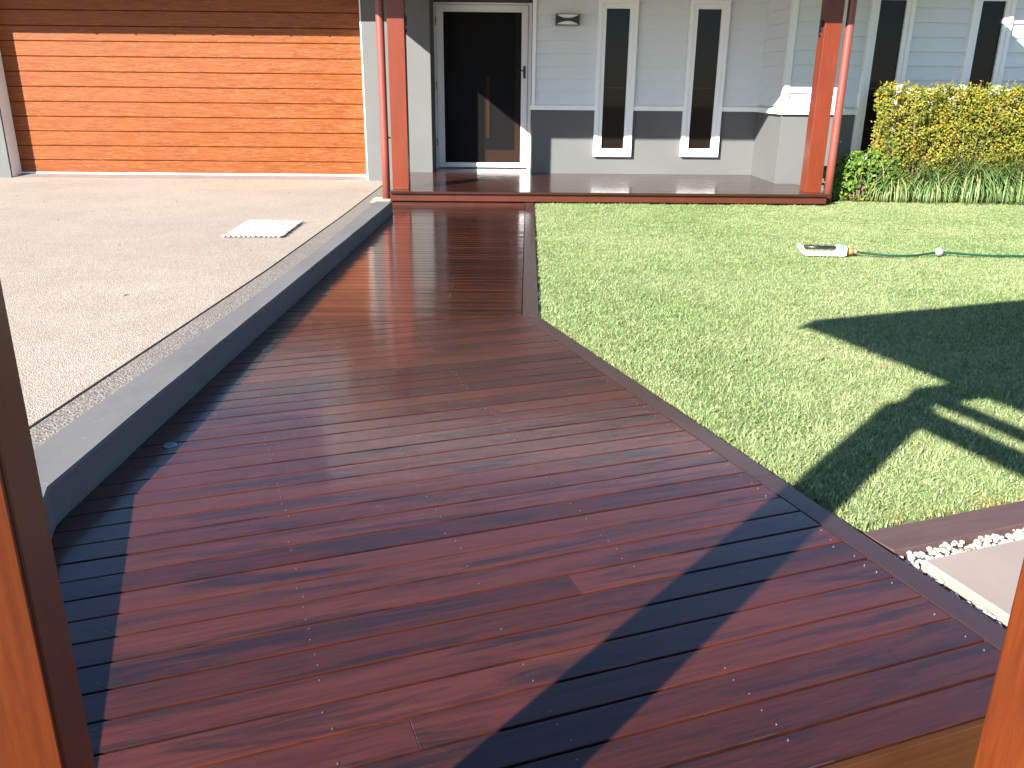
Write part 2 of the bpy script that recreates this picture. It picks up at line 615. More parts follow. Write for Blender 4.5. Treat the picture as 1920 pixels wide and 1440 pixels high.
def board(name, poly, mat, parent, origin, rotz, z1=0.0, th=0.024, ch=0.0014, tilt=0.004):
    """one plank from a world-space polygon; local x runs along the plank"""
    poly = dedupe(poly)
    if len(poly) < 3 or area(poly) < 0.0004:
        return None
    cx = sum(p[0] for p in poly) / len(poly); cy = sum(p[1] for p in poly) / len(poly)
    c, s = math.cos(-rotz), math.sin(-rotz)
    loc = [((x - cx) * c - (y - cy) * s, (x - cx) * s + (y - cy) * c) for x, y in poly]
    mb = MB().prism(loc, -th, 0.0, ch)
    dz = random.uniform(-0.0007, 0.0007)
    o = mb.build(name, mat, parent, loc=(cx - origin[0], cy - origin[1], z1 - origin[2] + dz),
                 rot=(random.uniform(-tilt, tilt), random.uniform(-0.0006, 0.0006), rotz))
    return o


WO = (-0.5, 5, 0)
SEAM_P = (0.129, 4.553); SEAM_D = (0.983, 0.181)     # mitre between the two board directions
SEAM_N = (-SEAM_D[1], SEAM_D[0])
G2 = 0.0033
# straight run, boards parallel to the house front
pit = 0.0929
y = 9.445
k = 0
while y > 4.0:
    y0, y1 = y - pit + G2, y - G2
    ym = 0.5 * (y0 + y1)
    def lx(yy):
        return -1.195 if yy > 8.52 else kerb_x(yy) + 0.006
    poly = [(lx(y0) if ym < 8.52 else -1.195, y0), (bord_in(y0) - 0.004, y0), (bord_in(y1) - 0.004, y1), (lx(y1) if ym < 8.52 else -1.195, y1)]
    poly = clip_half(poly, (SEAM_P[0] + SEAM_N[0] * G2, SEAM_P[1] + SEAM_N[1] * G2), SEAM_N)
    if len(poly) >= 3:
        board('deck_board', poly, 'deck_timber_oiled', walk, WO, 0.0, tilt=0.012)
    y -= pit

# diagonal run, boards square to the gateway
pv = 0.0955
region = [gw(1.62, 0.296)]
uin = to_g(0.129, 4.553)[0] - 0.004
uout = to_g(0.2185, 4.53)[0]
vend = 0.296
kc = to_g(*KERB[0])
vk = vend
k = 0
while True:
    v0, v1 = vend + pv * k + G2, vend + pv * (k + 1) - G2
    if v0 > 4.6: break
    # left end follows the kerb; nearer than the kerb corner it follows the return kerb
    def left_u(v):
        if v < kc[1]:
            return kc[0] + 0.006
        # intersect with kerb polyline
        best = None
        for (xa, ya), (xb, yb) in zip(KERB, KERB[1:]):
            ua, va = to_g(xa, ya); ub, vb = to_g(xb, yb)
            if va <= v <= vb or (xb, yb) == KERB[-1]:
                best = ua + (ub - ua) * (v - va) / (vb - va)
                break
        return best + 0.006
    quads = [(left_u(v0), uin, v0), (left_u(v1), uin, v1)]
    segs = [(quads[0][0], quads[1][0], uin)]
    cut = None
    if random.random() < 0.10 and v1 < 3.3:
        cut = random.uniform(quads[0][0] + 0.4, uin - 0.35)
    pieces = [((quads[0][0], quads[1][0]), (uin, uin))] if cut is None else \
        [((quads[0][0], quads[1][0]), (cut, cut)), ((cut, cut), (uin, uin))]
    for (l0, l1), (r0, r1) in pieces:
        poly = [gw(l0, v0), gw(r0, v0), gw(r1, v1), gw(l1, v1)]
        poly = clip_half(poly, (SEAM_P[0] - SEAM_N[0] * G2, SEAM_P[1] - SEAM_N[1] * G2), (-SEAM_N[0], -SEAM_N[1]))
        if len(poly) >= 3:
            board('deck_board', poly, 'deck_timber', walk, WO, TH)
    k += 1

# border boards
b1 = [(bord_in(9.445), 9.445), (bord_out(9.445), 9.445), (0.2195, 4.545), (0.131, 4.566)]
board('border_board', b1, 'border_timber', walk, WO, math.pi / 2 - 0.032, 0.001, tilt=0)
uI, uO = uin + 0.004, uout
vtopI = to_g(0.129, 4.553)[1]; vtopO = to_g(0.2185, 4.53)[1]
vj = 1.40
board('border_board', [gw(uI, vj + .001), gw(uO, vj + .001), (0.2185, 4.532), (0.129, 4.553)], 'border_timber', walk, WO, TH + math.pi / 2, 0.001, tilt=0)
board('border_board', [gw(uI, vend + .002), gw(uO, vend + .002), gw(uO, vj - .001), gw(uI, vj - .001)], 'border_timber', walk, WO, TH + math.pi / 2, 0.001, tilt=0)
# side skirt under the border, added light-blocking dark slab and front riser boards
sk = MB()
sk.prism([(bord_out(9.445) - .030, 9.445), (bord_out(9.445) - .008, 9.445), (0.2105, 4.53), (0.185, 4.53)], -0.2, -0.026)
sk.prism([gw(uO - .030, 0.30), gw(uO - .008, 0.30), (0.2105, 4.53), (0.185, 4.53)], -0.2, -0.026)
o = sk.build('skirt_board', 'border_timber', walk, loc=(0.5, -5, 0))
fr = MB()
fr.prism([(-1.19, 9.44), (-1.19, 8.53), (-1.04, 8.5), (-1.13, 6.1), (-1.195, 4.2), (0.10, 4.5), (0.25, 9.44)], -0.3, -0.032)
fr.prism([gw(kc[0] + .015, 0.36), gw(uI - .01, 0.36), (0.10, 4.52), (-1.20, 4.22), (-1.23, 3.3), (-1.262, 2.17)], -0.3, -0.031)
o = fr.build('light_block_slab', 'dark_void', walk, loc=(0.5, -5, 0))  # solid dark slab added to stop light below the board gaps


def gate_part(mb, name, mat, parent, bevel=0.0, base=(0, 0, 0)):
    return mb.build(name, mat, parent, bevel=bevel, loc=base)


# riser boards (local frame of the gateway)
riser_root = gw(0, 0)
def gboard(u0, u1, v0, v1, z0, z1, name, mat, parent, bevel=0.002, origin=WO):
    cu, cv = (u0 + u1) / 2, (v0 + v1) / 2
    mb = MB().box(u0 - cu, u1 - cu, v0 - cv, v1 - cv, z0, z1)
    x, y = gw(cu, cv)
    return mb.build(name, mat, parent, bevel=bevel, loc=(x - origin[0], y - origin[1], -origin[2]), rot=(0, 0, TH))


gboard(kc[0] + .0, 1.60, 0.281, 0.2968, -0.098, -0.0035, 'riser_board', 'riser_timber', walk)
gboard(kc[0] + .0, 1.60, 0.283, 0.320, -0.122, -0.101, 'riser_board', 'riser_timber', walk)
gboard(kc[0] + .0, 1.60, 0.272, 0.320, -0.310, -0.125, 'riser_board', 'riser_timber', walk)

# screws
scm = MB()
def screw(x, y, z=0.0):
    r = 0.0020
    n = 7
    scm.add([(x + r * math.cos(6.283 * i / n), y + r * math.sin(6.283 * i / n), z + 0.0016) for i in range(n)] +
            [(x + r * 1.1 * math.cos(6.283 * i / n), y + r * 1.1 * math.sin(6.283 * i / n), z - 0.002) for i in range(n)],
            [tuple(range(n))] + [(i, i + n, (i + 1) % n + n, (i + 1) % n) for i in range(n)])
for kk in range(36):
    vm = vend + pv * (kk + .5)
    for un in (-0.14, 0.30, 0.73, 1.14, uin - 0.03):
        for dv in (-0.024, 0.024):
            x, y = gw(un + random.gauss(0, .006), vm + dv + random.gauss(0, .004))
            if (x - SEAM_P[0]) * SEAM_N[0] + (y - SEAM_P[1]) * SEAM_N[1] < -0.02 and x > kerb_x(max(y, 2.2)) + .03 and random.random() < 0.6:
                screw(x, y)
yy = 9.445 - pit / 2
while yy > 4.7:
    for xx in (-0.75, -0.3, 0.10):
        for dy in (-.022, .022):
            if random.random() < .3: screw(xx + random.gauss(0, .006), yy + dy)
    yy -= pit
o = scm.build('screw_heads', 'steel_screw', walk, loc=(0.5, -5, 0)); tag(o, kind='stuff')

# recessed deck lights along the kerb
for (x, y) in ((-1.155, 2.74), (-1.11, 3.87), (-1.06, 5.04), (-1.02, 6.29)):
    rim = MB().tube([(0, 0, -0.004), (0, 0, 0.002), (0, 0, 0.004)], [0.024, 0.024, 0.021], 20).build('deck_light', 'deck_light_rim', walk, loc=(x + .5, y - 5, 0))
    MB().tube([(0, 0, 0.0), (0, 0, 0.005)], [0.015, 0.014], 16).build('lens', 'deck_light_lens', rim)

# ================================================================== KERB
kerb = thing('kerb_wall', 'low grey rendered kerb wall between the pale driveway and the timber boardwalk', 'kerb', (-1.2, 5, 0))
def kerb_outline():
    inner = [(x, y) for x, y in KERB]
    outer = [(-1.231, 8.50), (-1.290, 5.361), (-1.363, 3.906), (-1.405, 3.30), (-1.450, 2.70), (-1.468, 2.30)]
    return inner, outer
inn, out = kerb_outline()
# smooth spline-like resample
def resample(pl, n):
    ys = [p[1] for p in pl]; xs = [p[0] for p in pl]
    if ys[0] > ys[-1]: ys, xs = ys[::-1], xs[::-1]
    yy = np.linspace(ys[0], ys[-1], n)
    xx = np.interp(yy, ys, xs)
    xx = np.convolve(np.r_[xx[:1], xx[:1], xx, xx[-1:], xx[-1:]], np.ones(5) / 5, 'valid')
    return list(zip(xx, yy))
ri = resample(inn, 24); ro = resample(out, 24)
# return leg towards the gateway
leg_in = [(ri[0][0] - VX * t, ri[0][1] - VY * t) for t in (1.9,)]
corner = [(-1.2745, 2.155), (-1.2725, 2.15)]
inn2 = leg_in + ri
leg_out = [(leg_in[0][0] - UX * 0.19, leg_in[0][1] - UY * 0.19)]
out2 = leg_out + ro
vs = []; fs = []
n = len(inn2)
H_K = 0.12; ch = 0.008
def sect(pi, po):
    dx, dy = po[0] - pi[0], po[1] - pi[1]; L = math.hypot(dx, dy); ex, ey = dx / L, dy / L
    return [(pi[0], pi[1], -0.1), (pi[0], pi[1], H_K - ch), (pi[0] + ex * ch, pi[1] + ey * ch, H_K), (po[0] - ex * ch, po[1] - ey * ch, H_K), (po[0], po[1], H_K - ch), (po[0], po[1], -0.1)]
for i in range(n):
    w = [random.gauss(0, 0.0012) for _ in range(2)]
    vs += sect((inn2[i][0] + w[0], inn2[i][1]), (out2[min(i, len(out2) - 1)][0] + w[1], out2[min(i, len(out2) - 1)][1]))
for i in range(n - 1):
    for q in range(5):
        fs.append((i * 6 + q, i * 6 + q + 1, (i + 1) * 6 + q + 1, (i + 1) * 6 + q))
fs.append(tuple(range(6))[::-1]); fs.append(tuple((n - 1) * 6 + q for q in range(6)))
MB().add(vs, fs).build('kerb_block', 'kerb_render', kerb, loc=(1.2, -5, 0))
pad = MB().box(-1.42, -1.21, 9.40, 9.80, -0.05, 0.004).build('downpipe_pad', 'pad_concrete'); tag(pad, kind='structure')

# ================================================================== HOUSE
house = thing('house', 'modern single storey house with orange garage door, shaded veranda and pale weatherboards', 'house', (0, 11.6, 0))
HO = (0, 11.6, 0)


def hb(name, mat, x0, x1, y0, y1, z0, z1, parent=house, bevel=0.0):
    cx, cy, cz = (x0 + x1) / 2, (y0 + y1) / 2, (z0 + z1) / 2
    mb = MB().box(x0 - cx, x1 - cx, y0 - cy, y1 - cy, z0 - cz, z1 - cz)
    if parent is house:
        lc = (cx, cy - 11.6, cz)
    else:
        w = world_loc(parent)
        lc = (cx - w[0], cy - w[1], cz - w[2])
    return mb.build(name, mat, parent, bevel=bevel, loc=lc)


def world_loc(o):
    x = Vector((0, 0, 0))
    while o is not None:
        x += Vector(o.location); o = o.parent
    return x


# rendered masonry
hb('rendered_wall', 'grey_render', -9.0, -6.505, 11.60, 12.6, -0.1, 2.75)                       # left of the garage
hb('rendered_wall', 'grey_render', -1.76, -0.894, 11.60, 12.55, -0.1, 2.75, bevel=0.004)        # pier between garage and door
hb('rendered_wall', 'grey_render', 0.425, 3.39, 11.60, 11.80, 0.02, 0.935)                      # under the rail
hb('rendered_wall', 'grey_render', 3.385, 9.0, YR, YR + 0.20, -0.1, 0.935)                      # projecting bay, front
hb('rendered_wall', 'grey_render', 3.3851, 3.58, YR + 0.2001, 11.5999, 0.02, 0.935)             # projecting bay, side
hb('rendered_wall', 'grey_render', -0.894, 0.425, 12.36, 12.55, 2.25, 2.75)                     # over the door
hb('rendered_wall', 'grey_render', 0.428, 0.60, 11.80, 12.55, 0.02, 2.75)                       # right jamb of the porch
hb('garage_lintel', 'grey_render', -6.505, -1.76, 11.62, 12.5, 2.36, 2.75)
for x0, x1, yy, z0 in ((0.46, 1.30, 11.588, 0.1145), (1.70, 2.44, 11.588, 0.1145), (2.85, 3.385, 11.588, 0.1145)):
    pass
# wall cores behind the boards
hb('wall_core', 'weatherboard_paint', 0.43, 3.62, 11.625, 11.80, 0.935, 2.75)
hb('wall_core', 'weatherboard_paint', 3.41, 9.0, YR + 0.025, YR + 0.20, 0.935, 2.75)
hb('wall_core', 'weatherboard_paint', 3.405, 3.58, YR + 0.2001, 11.6245, 0.935, 2.75)


def weatherboards(x0, x1, yf, zs, horizontal=True):
    for z in zs:
        L = x1 - x0
        w = 0.1655
        prof = [(-0.014, -0.0), (0.024, 0.0), (0.024, w), (0.017, w)]   # (y from face, z)
        vs = []
        for xx in (-L / 2, L / 2):
            for (py, pz) in prof:
                vs.append((xx, py, pz))
        fs = [(0, 1, 2, 3), (7, 6, 5, 4), (0, 4, 5, 1), (1, 5, 6, 2), (2, 6, 7, 3), (3, 7, 4, 0)]
        mb = MB().add(vs, fs)
        mb.build('weatherboard', 'weatherboard_paint', house, loc=((x0 + x1) / 2, yf - 11.6 + random.gauss(0, .0006), z))


zs_main = [0.988] + [1.150 + 0.1545 * i for i in range(9)]
zs_ret = [1.010 + 0.1575 * i for i in range(10)]
for a, b2 in ((0.455, 1.240), (1.742, 2.395), (2.900, 3.395)):
    weatherboards(a, b2, 11.602, zs_main)
for a, b2 in ((3.44, 4.272), (4.782, 5.455), (5.938, 8.6)):
    weatherboards(a, b2, YR + 0.002, zs_ret)
# side of the bay (boards along y)
for z in zs_ret:
    L = 11.615 - (YR + 0.06)
    prof = [(-0.010, 0.0), (0.024, 0.0), (0.024, 0.1655), (0.016, 0.1655)]
    vs = [(px, yy, pz) for yy in (-L / 2, L / 2) for px, pz in prof]
    fs = [(3, 2, 1, 0), (4, 5, 6, 7), (1, 5, 4, 0), (2, 6, 5, 1), (3, 7, 6, 2), (0, 4, 7, 3)]
    MB().add(vs, fs).build('weatherboard', 'weatherboard_paint', house, loc=(3.387, (11.615 + YR + .06) / 2 - 11.6, z))

# corner trims
hb('corner_trim', 'white_paint', 0.412, 0.456, 11.572, 11.64, 0.985, 2.75, bevel=0.002)
hb('corner_trim', 'white_paint', 3.374, 3.442, YR - 0.020, YR + 0.062, 0.987, 2.75, bevel=0.002)

# rail between render and boards
def rail(x0, x1, yf):
    z0, z1 = 0.925, 0.985
    L = x1 - x0
    prof = [(-0.045, z0), (0.03, z0), (0.03, z1 + 0.008), (-0.010, z1 + 0.008), (-0.045, z1 - 0.006)]
    n = len(prof)
    vs = [(xx, a, b2) for xx in (x0, x1) for a, b2 in prof]
    fs = [tuple(range(n)), tuple(range(2 * n - 1, n - 1, -1))] + [(i, i + n, (i + 1) % n + n, (i + 1) % n) for i in range(n)]
    MB().add(vs, fs).build('sill_rail', 'white_paint', house, loc=(0, yf - 11.6, 0))


rail(0.392, 1.252, 11.60); rail(1.745, 2.402, 11.60); rail(2.903, 3.388, 11.60)
rail(3.362, 4.280, YR); rail(4.788, 5.462, YR); rail(5.944, 8.6, YR)
prof = [(-0.045, 0.925), (0.03, 0.925), (0.03, 0.993), (-0.010, 0.993), (-0.045, 0.979)]
n = 5
vs = [(a, yy, b2) for yy in (YR - .002, 11.552) for a, b2 in prof]
fs = [tuple(range(n))[::-1], tuple(range(n, 2 * n))] + [(i, (i + 1) % n, (i + 1) % n + n, i + n) for i in range(n)]
MB().add(vs, fs).build('sill_rail', 'white_paint', house, loc=(3.3845, -11.6, 0))


def window(x0, x1, yf, z0, z1):
    cx, cz = (x0 + x1) / 2, (z0 + z1) / 2
    w, h = x1 - x0, z1 - z0
    root = None
    # outer casing
    def ring(a, b2, c, d2, t, ya, yb):
        mb = MB()
        mb.box(a, a + t, ya, yb, c, d2); mb.box(b2 - t, b2, ya, yb, c, d2)
        mb.box(a + t, b2 - t, ya, yb, d2 - t, d2); mb.box(a + t, b2 - t, ya, yb, c, c + t)
        return mb
    case = ring(-w / 2, w / 2, -h / 2, h / 2, 0.050, -0.062, 0.026).build('window', 'white_paint', house, bevel=0.002, loc=(cx, yf - 11.6, cz))
    ring(-w / 2 + .051, w / 2 - .051, -h / 2 + .051, h / 2 - .051, 0.052, -0.044, 0.020).build('sash', 'white_metal', case, bevel=0.002)
    MB().box(-w / 2 + .10, w / 2 - .10, -0.012, 0.004, -h / 2 + .10, h / 2 - .10).build('pane', 'window_glass', case)
    MB().box(-w / 2 + .102, w / 2 - .102, -0.020, -0.0125, -0.098, -0.082).build('mid_rail', 'black_plastic', case)
    return case


window(1.240, 1.742, 11.60, 0.342, 2.25)
window(2.398, 2.902, 11.60, 0.349, 2.255)
window(4.272, 4.783, YR, 0.345, 2.29)
window(5.455, 5.938, YR, 0.345, 2.29)
window(7.0, 7.5, YR, 0.345, 2.29)

# entry: security screen door in front of a timber door
sd = hb('screen_door', 'white_metal', -0.862, -0.766, YD - 0.022, YD + 0.022, F + 0.012, 2.235, bevel=0.004)
hb('stile', 'white_metal', 0.290, 0.376, YD - 0.022, YD + 0.022, F + 0.012, 2.235, sd, bevel=0.004)
hb('top_rail', 'white_metal', -0.766, 0.290, YD - 0.021, YD + 0.021, 2.145, 2.234, sd, bevel=0.004)
hb('bottom_rail', 'white_metal', -0.766, 0.290, YD - 0.021, YD + 0.021, F + 0.013, 0.192, sd, bevel=0.004)
hb('mesh_panel', 'security_mesh', -0.766, 0.290, YD - 0.003, YD + 0.003, 0.192, 2.145, sd)
hb('handle_plate', 'black_plastic', 0.315, 0.347, YD - 0.034, YD - 0.0222, 1.315, 1.475, sd, bevel=0.004)
hb('handle_lever', 'black_plastic', 0.235, 0.338, YD - 0.060, YD - 0.046, 1.405, 1.423, sd, bevel=0.004)
hb('handle_stem', 'black_plastic', 0.322, 0.338, YD - 0.047, YD - 0.033, 1.406, 1.422, sd)
for hz in (0.42, 1.17, 1.98):
    hb('hinge', 'sprinkler_grey', -0.874, -0.858, YD - 0.034, YD - 0.0225, hz, hz + 0.10, sd)
hb('door_frame', 'white_paint', -0.894, -0.864, YD - 0.008, YD + 0.20, F, 2.262)
hb('door_frame', 'white_paint', 0.380, 0.4275, YD - 0.008, YD + 0.20, F, 2.262)
hb('door_frame', 'white_paint', -0.864, 0.380, YD - 0.008, YD + 0.20, 2.238, 2.262)
ed = hb('entry_door', 'door_panel_grey', -0.864, 0.380, YD + 0.10, YD + 0.15, F, 2.236)
hb('door_rail', 'door_timber', -0.20, 0.378, YD + 0.085, YD + 0.0995, F, 0.36, ed)
hb('door_stile', 'door_timber', 0.21, 0.378, YD + 0.084, YD + 0.0995, 0.3605, 2.23, ed)
hb('pull_bar', 'door_timber', -0.195, -0.14, YD + 0.075, YD + 0.098, 0.52, 1.35, ed)

# garage door: separate planks with grooves between
gd = hb('garage_door', 'dark_void', -6.505, -1.76, YG + 0.030, YG + 0.06, 0.03, 2.36)
zl = [0.058, 0.219, 0.406, 0.593, 0.780, 0.968, 1.155, 1.342, 1.528, 1.714, 1.900, 2.087, 2.273, 2.36]
gl = world_loc(gd)
for a, b2 in zip(zl, zl[1:]):
    L = 4.742; h = b2 - a - 0.007
    prof = [(0.030, 0), (0.006, 0), (0.0, 0.007), (0.0, h - 0.008), (0.006, h), (0.030, h)]
    n = len(prof)
    vs = [(xx, py, pz) for xx in (-L / 2, L / 2) for py, pz in prof]
    fs = [tuple(range(n))[::-1], tuple(range(n, 2 * n))] + [(i, (i + 1) % n, (i + 1) % n + n, i + n) for i in range(n)]
    MB().add(vs, fs).build('plank', 'garage_cladding', gd, loc=(-4.1325 - gl[0], YG - gl[1], a - gl[2]))
hb('bottom_seal', 'white_metal', -6.50, -1.765, YG - 0.004, YG + 0.028, 0.034, 0.055, gd)
hb('garage_jamb', 'white_paint', -6.50, -6.487, 11.625, YG - 0.006, -0.02, 2.36)
hb('garage_jamb', 'white_paint', -1.778, -1.763, 11.605, YG - 0.006, -0.02, 2.36)
hb('jamb_gap_shade', 'dark_frame', -6.5045, -6.5005, 11.603, 11.63, -0.02, 2.36)  # thin dark strip drawn as the shadow line between pier and jamb
th = MB()
vs = [(x, y, z) for x in (-6.50, -1.765) for (y, z) in ((11.615, -0.02), (11.615, 0.004), (11.80, 0.032), (11.90, 0.032), (11.90, -0.02))]
fs = [(4, 3, 2, 1, 0), (5, 6, 7, 8, 9)] + [(i, (i + 1) % 5, (i + 1) % 5 + 5, i + 5) for i in range(5)]
th.add(vs, fs).build('garage_threshold', 'threshold_concrete', house, loc=(0, -11.6, 0))
inside = hb('garage_floor_slab', 'threshold_concrete', -6.505, -1.76, 11.901, 12.5, -0.1, 0.029)

# veranda
vb = 0
y = 9.415
hb('veranda_nosing', 'veranda_timber', -1.203, 3.665, 9.415, 9.503, F - 0.026, F, bevel=0.003)
hb('veranda_fascia', 'fascia_timber', -1.200, 3.628, 9.452, 9.480, 0.008, F - 0.030, bevel=0.002)
y = 9.507
while y < 11.595:
    y1 = min(y + 0.0885, 11.597)
    x1 = 3.63 if y1 < YR - 0.004 else 3.3845
    if y < YR < y1: x1 = 3.3845
    hb('veranda_board', 'veranda_timber', -1.20, x1, y, y1, F - 0.024, F + random.gauss(0, .0004), bevel=0.0018)
    y += 0.0922
while y < 12.27:
    hb('veranda_board', 'veranda_timber', -0.892, 0.424, max(y, 11.602), y + 0.0885, F - 0.024, F + random.gauss(0, .0004), bevel=0.0018)
    y += 0.0922
hb('veranda_frame', 'dark_void', -1.195, 3.38, 9.485, 11.595, -0.1, F - 0.030)
hb('veranda_frame', 'dark_void', -0.893, 0.424, 11.601, 12.4, -0.1, F - 0.031)


def veranda_post(x0, label=None):
    o = hb('veranda_post', 'post_timber', x0, x0 + 0.181, 9.600, 9.780, F, 2.42, bevel=0.004)
    w = world_loc(o)
    hb('post_foot', 'post_timber', x0 + 0.004, x0 + 0.177, 9.594, 9.5995, F + 0.001, F + 0.045, o)
    return o


pl = veranda_post(-1.189)
pr = veranda_post(3.428)
for o, side in ((pl, 1), (pr, -1)):
    w = world_loc(o)
    xs = w[0] + side * 0.0905
    mb = MB().tube([(xs - w[0], 9.70 - w[1], 1.755 - w[2]), (xs + side * 0.018 - w[0], 9.70 - w[1], 1.755 - w[2])], 0.016, 10)
    mb.build('bolt', 'black_plastic', o)
    hb('gate_latch', 'black_plastic', min(xs + side * .001, xs + side * .02), max(xs + side * .001, xs + side * .02), 9.66, 9.72, 1.80, 1.90, o)


def downpipe(x, y, z0):
    mb = MB().tube([(0, 0, z0), (0, 0, 0.5), (0, 0, 2.2), (0, 0, 2.44)], 0.0445, 20, True)
    o = mb.build('downpipe', 'downpipe_paint', house, smooth=True, loc=(x, y - 11.6, 0))
    MB().tube([(0, 0, 0.655), (0, 0, 0.675)], 0.0475, 20).build('bracket', 'downpipe_paint', o, smooth=False)
    MB().tube([(0, 0, z0 - .0), (0, 0, z0 + 0.012)], 0.050, 20).build('shoe', 'downpipe_paint', o)
    MB().box(0.03, 0.075, 0.0, 0.02, 0.655, 0.672).build('clip', 'dark_frame', o)
    return o


dp = downpipe(-1.268, 9.66, 0.004)
dp2 = downpipe(3.712, 9.66, -0.03)

# roof over everything: underside at 2.42, eaves 11.0 / 8.85 / 10.0
rf = hb('roof', 'soffit_paint', -1.93, 4.79, 8.85, 13.8, 2.45, 2.72)
hb('roof_wing', 'soffit_paint', -10.0, -1.9301, 11.0, 13.8, 2.45, 2.72, rf)
hb('roof_wing', 'soffit_paint', 4.7901, 10.0, 10.0, 13.8, 2.45, 2.72, rf)
hb('gutter', 'roof_metal', -1.95, 4.81, 8.77, 8.849, 2.41, 2.55, rf)
hb('gutter', 'roof_metal', -10.0, -1.951, 10.92, 10.999, 2.41, 2.55, rf)
hb('gutter', 'roof_metal', 4.811, 10.0, 9.92, 9.999, 2.41, 2.55, rf)
hb('barge_board', 'white_paint', -1.96, -1.9305, 8.8495, 10.9, 2.41, 2.74, rf)
hb('barge_board', 'white_paint', 4.7905, 4.82, 8.8495, 9.9, 2.41, 2.74, rf)
hb('veranda_beam', 'beam_timber', -1.25, 3.66, 9.62, 9.76, 2.4205, 2.4495, rf)
for i in range(9):
    x = -6.0 + 0.5 * i
    hb('gutter_clip', 'roof_metal', x, x + 0.025, 10.93, 10.96, 2.392, 2.4095, rf)
# hipped upper roof (out of sight, closes the house)
vs = [(-10.1, 10.9, 2.722), (10.1, 10.9, 2.722), (10.1, 16.5, 2.722), (-10.1, 16.5, 2.722), (-7, 13.7, 3.9), (7, 13.7, 3.9)]
MB().add(vs, [(0, 1, 5, 4), (1, 2, 5), (2, 3, 4, 5), (3, 0, 4), (3, 2, 1, 0)]).build('roof_sheet', 'roof_metal', rf, loc=tuple(-world_loc(rf)))

# wall lamp on the weatherboards
lamp = thing('wall_lamp', 'black and white curved up and down wall light on the weatherboards beside the door', 'wall light', (0.847, 11.585, 2.010))
def bow(hh, w, pinch, y0, y1, name, mat, seg=12):
    pts = []
    for i in range(seg + 1):
        t = -1 + 2 * i / seg
        pts.append((t * w / 2, pinch + (hh - pinch) * t * t))
    ring = [(x, z) for x, z in pts] + [(x, -z) for x, z in reversed(pts)]
    n = len(ring)
    vs = [(x, yy, z) for yy in (y0, y1) for x, z in ring]
    fs = [tuple(range(n))[::-1], tuple(range(n, 2 * n))] + [(i, (i + 1) % n, (i + 1) % n + n, i + n) for i in range(n)]
    # caps are concave: triangulate as strips
    fs = fs[2:]
    for yy in (0, n):
        for i in range(seg):
            a, b2 = yy + i, yy + i + 1
            c, d2 = yy + n - 1 - i, yy + n - 2 - i
            fs.append((a, c, d2, b2) if yy else (a, b2, d2, c))
    return MB().add(vs, fs).build(name, mat, lamp)
bow(0.058, 0.30, 0.016, -0.095, -0.005, 'lamp_body', 'black_plastic')
MB().box(-0.150, 0.150, -0.09, 0.004, -0.066, -0.0585).build('lamp_rim', 'black_plastic', lamp)
MB().box(-0.150, 0.150, -0.09, 0.004, 0.0585, 0.066).build('lamp_rim', 'black_plastic', lamp)
for sgn in (1, -1):
    seg = 12
    pts = []
    for i in range(seg + 1):
        t = -1 + 2 * i / seg
        pts.append((t * 0.138, sgn * (0.018 + 0.0405 * t * t)))
    vs = []; fs = []
    for yy in (-0.088, -0.01):
        vs += [(x, yy, z) for x, z in pts] + [(x, yy, sgn * 0.0582) for x, z in pts]
    n = seg + 1
    for i in range(seg):
        fs += [(i, i + 1, n + i + 1, n + i), (2 * n + i, 3 * n + i, 3 * n + i + 1, 2 * n + i + 1)]
    MB().add(vs, fs).build('diffuser', 'lamp_diffuser', lamp)

# ================================================================== GATEWAY (camera stands inside it)
GO = (*gw(0.66, 0.07), -0.3)
gate = thing('entry_gateway', 'timber entry gateway whose orange posts stand in the near foreground corners', 'gateway', GO, 0)


def gp(u0, u1, v0, v1, z0, z1, name, mat, bevel=0.003, parent=gate):
    cu, cv, cz = (u0 + u1) / 2, (v0 + v1) / 2, (z0 + z1) / 2
    mb = MB().box(u0 - cu, u1 - cu, v0 - cv, v1 - cv, z0 - cz, z1 - cz)
    x, y = gw(cu, cv)
    w = world_loc(parent)
    if parent is gate:
        return mb.build(name, mat, parent, bevel=bevel, loc=(x - GO[0], y - GO[1], cz - GO[2]), rot=(0, 0, TH))
    pw = parent
    # parent already rotated: work in its local frame
    pc = parent['centre']
    return mb.build(name, mat, parent, bevel=bevel, loc=(cu - pc[0], cv - pc[1], cz - pc[2]))


PW = 0.137
lp = gp(-PW - 0.012, 0.0, 0.022, PW, -0.30, 1.66, 'gate_post', 'gate_timber', 0.004)
lp['centre'] = (-(PW + 0.012) / 2, (0.022 + PW) / 2, 0.68)
gp(-PW - 0.012, 0.0, 0.008, 0.0125, -0.30, 1.66, 'post_cladding', 'gate_timber', 0.0008, lp)
gp(-PW + 0.002, -0.016, 0.0123, 0.0222, -0.30, 1.66, 'shadow_gap', 'dark_void', 0, lp)
rp = gp(1.335, 1.335 + PW, 0.0, PW, -0.30, 1.66, 'gate_post', 'gate_timber', 0.004)
rp['centre'] = (1.335 + PW / 2, PW / 2, 0.68)
gp(1.331, 1.3345, 0.098, 0.112, -0.19, -0.075, 'timber_plug', 'gate_timber', 0.001, rp)
gp(-0.137, 1.472, 0.03, 0.10, 1.665, 1.80, 'front_beam', 'gate_timber')
gp(-0.115, -0.045, -1.9, 0.0295, 1.585, 1.665, 'side_beam', 'gate_timber')
gp(-0.115, -0.045, -1.9, 0.0295, 1.735, 1.775, 'side_beam', 'gate_timber')
gp(1.38, 1.45, -1.9, 0.0295, 1.665, 1.80, 'side_beam', 'gate_timber')
gp(-0.45, 1.93, -1.95, 0.772, 2.085, 2.16, 'gate_roof', 'roof_metal', 0)
gp(-0.455, 1.935, 0.7725, 0.80, 2.06, 2.17, 'gate_gutter', 'roof_metal', 0)

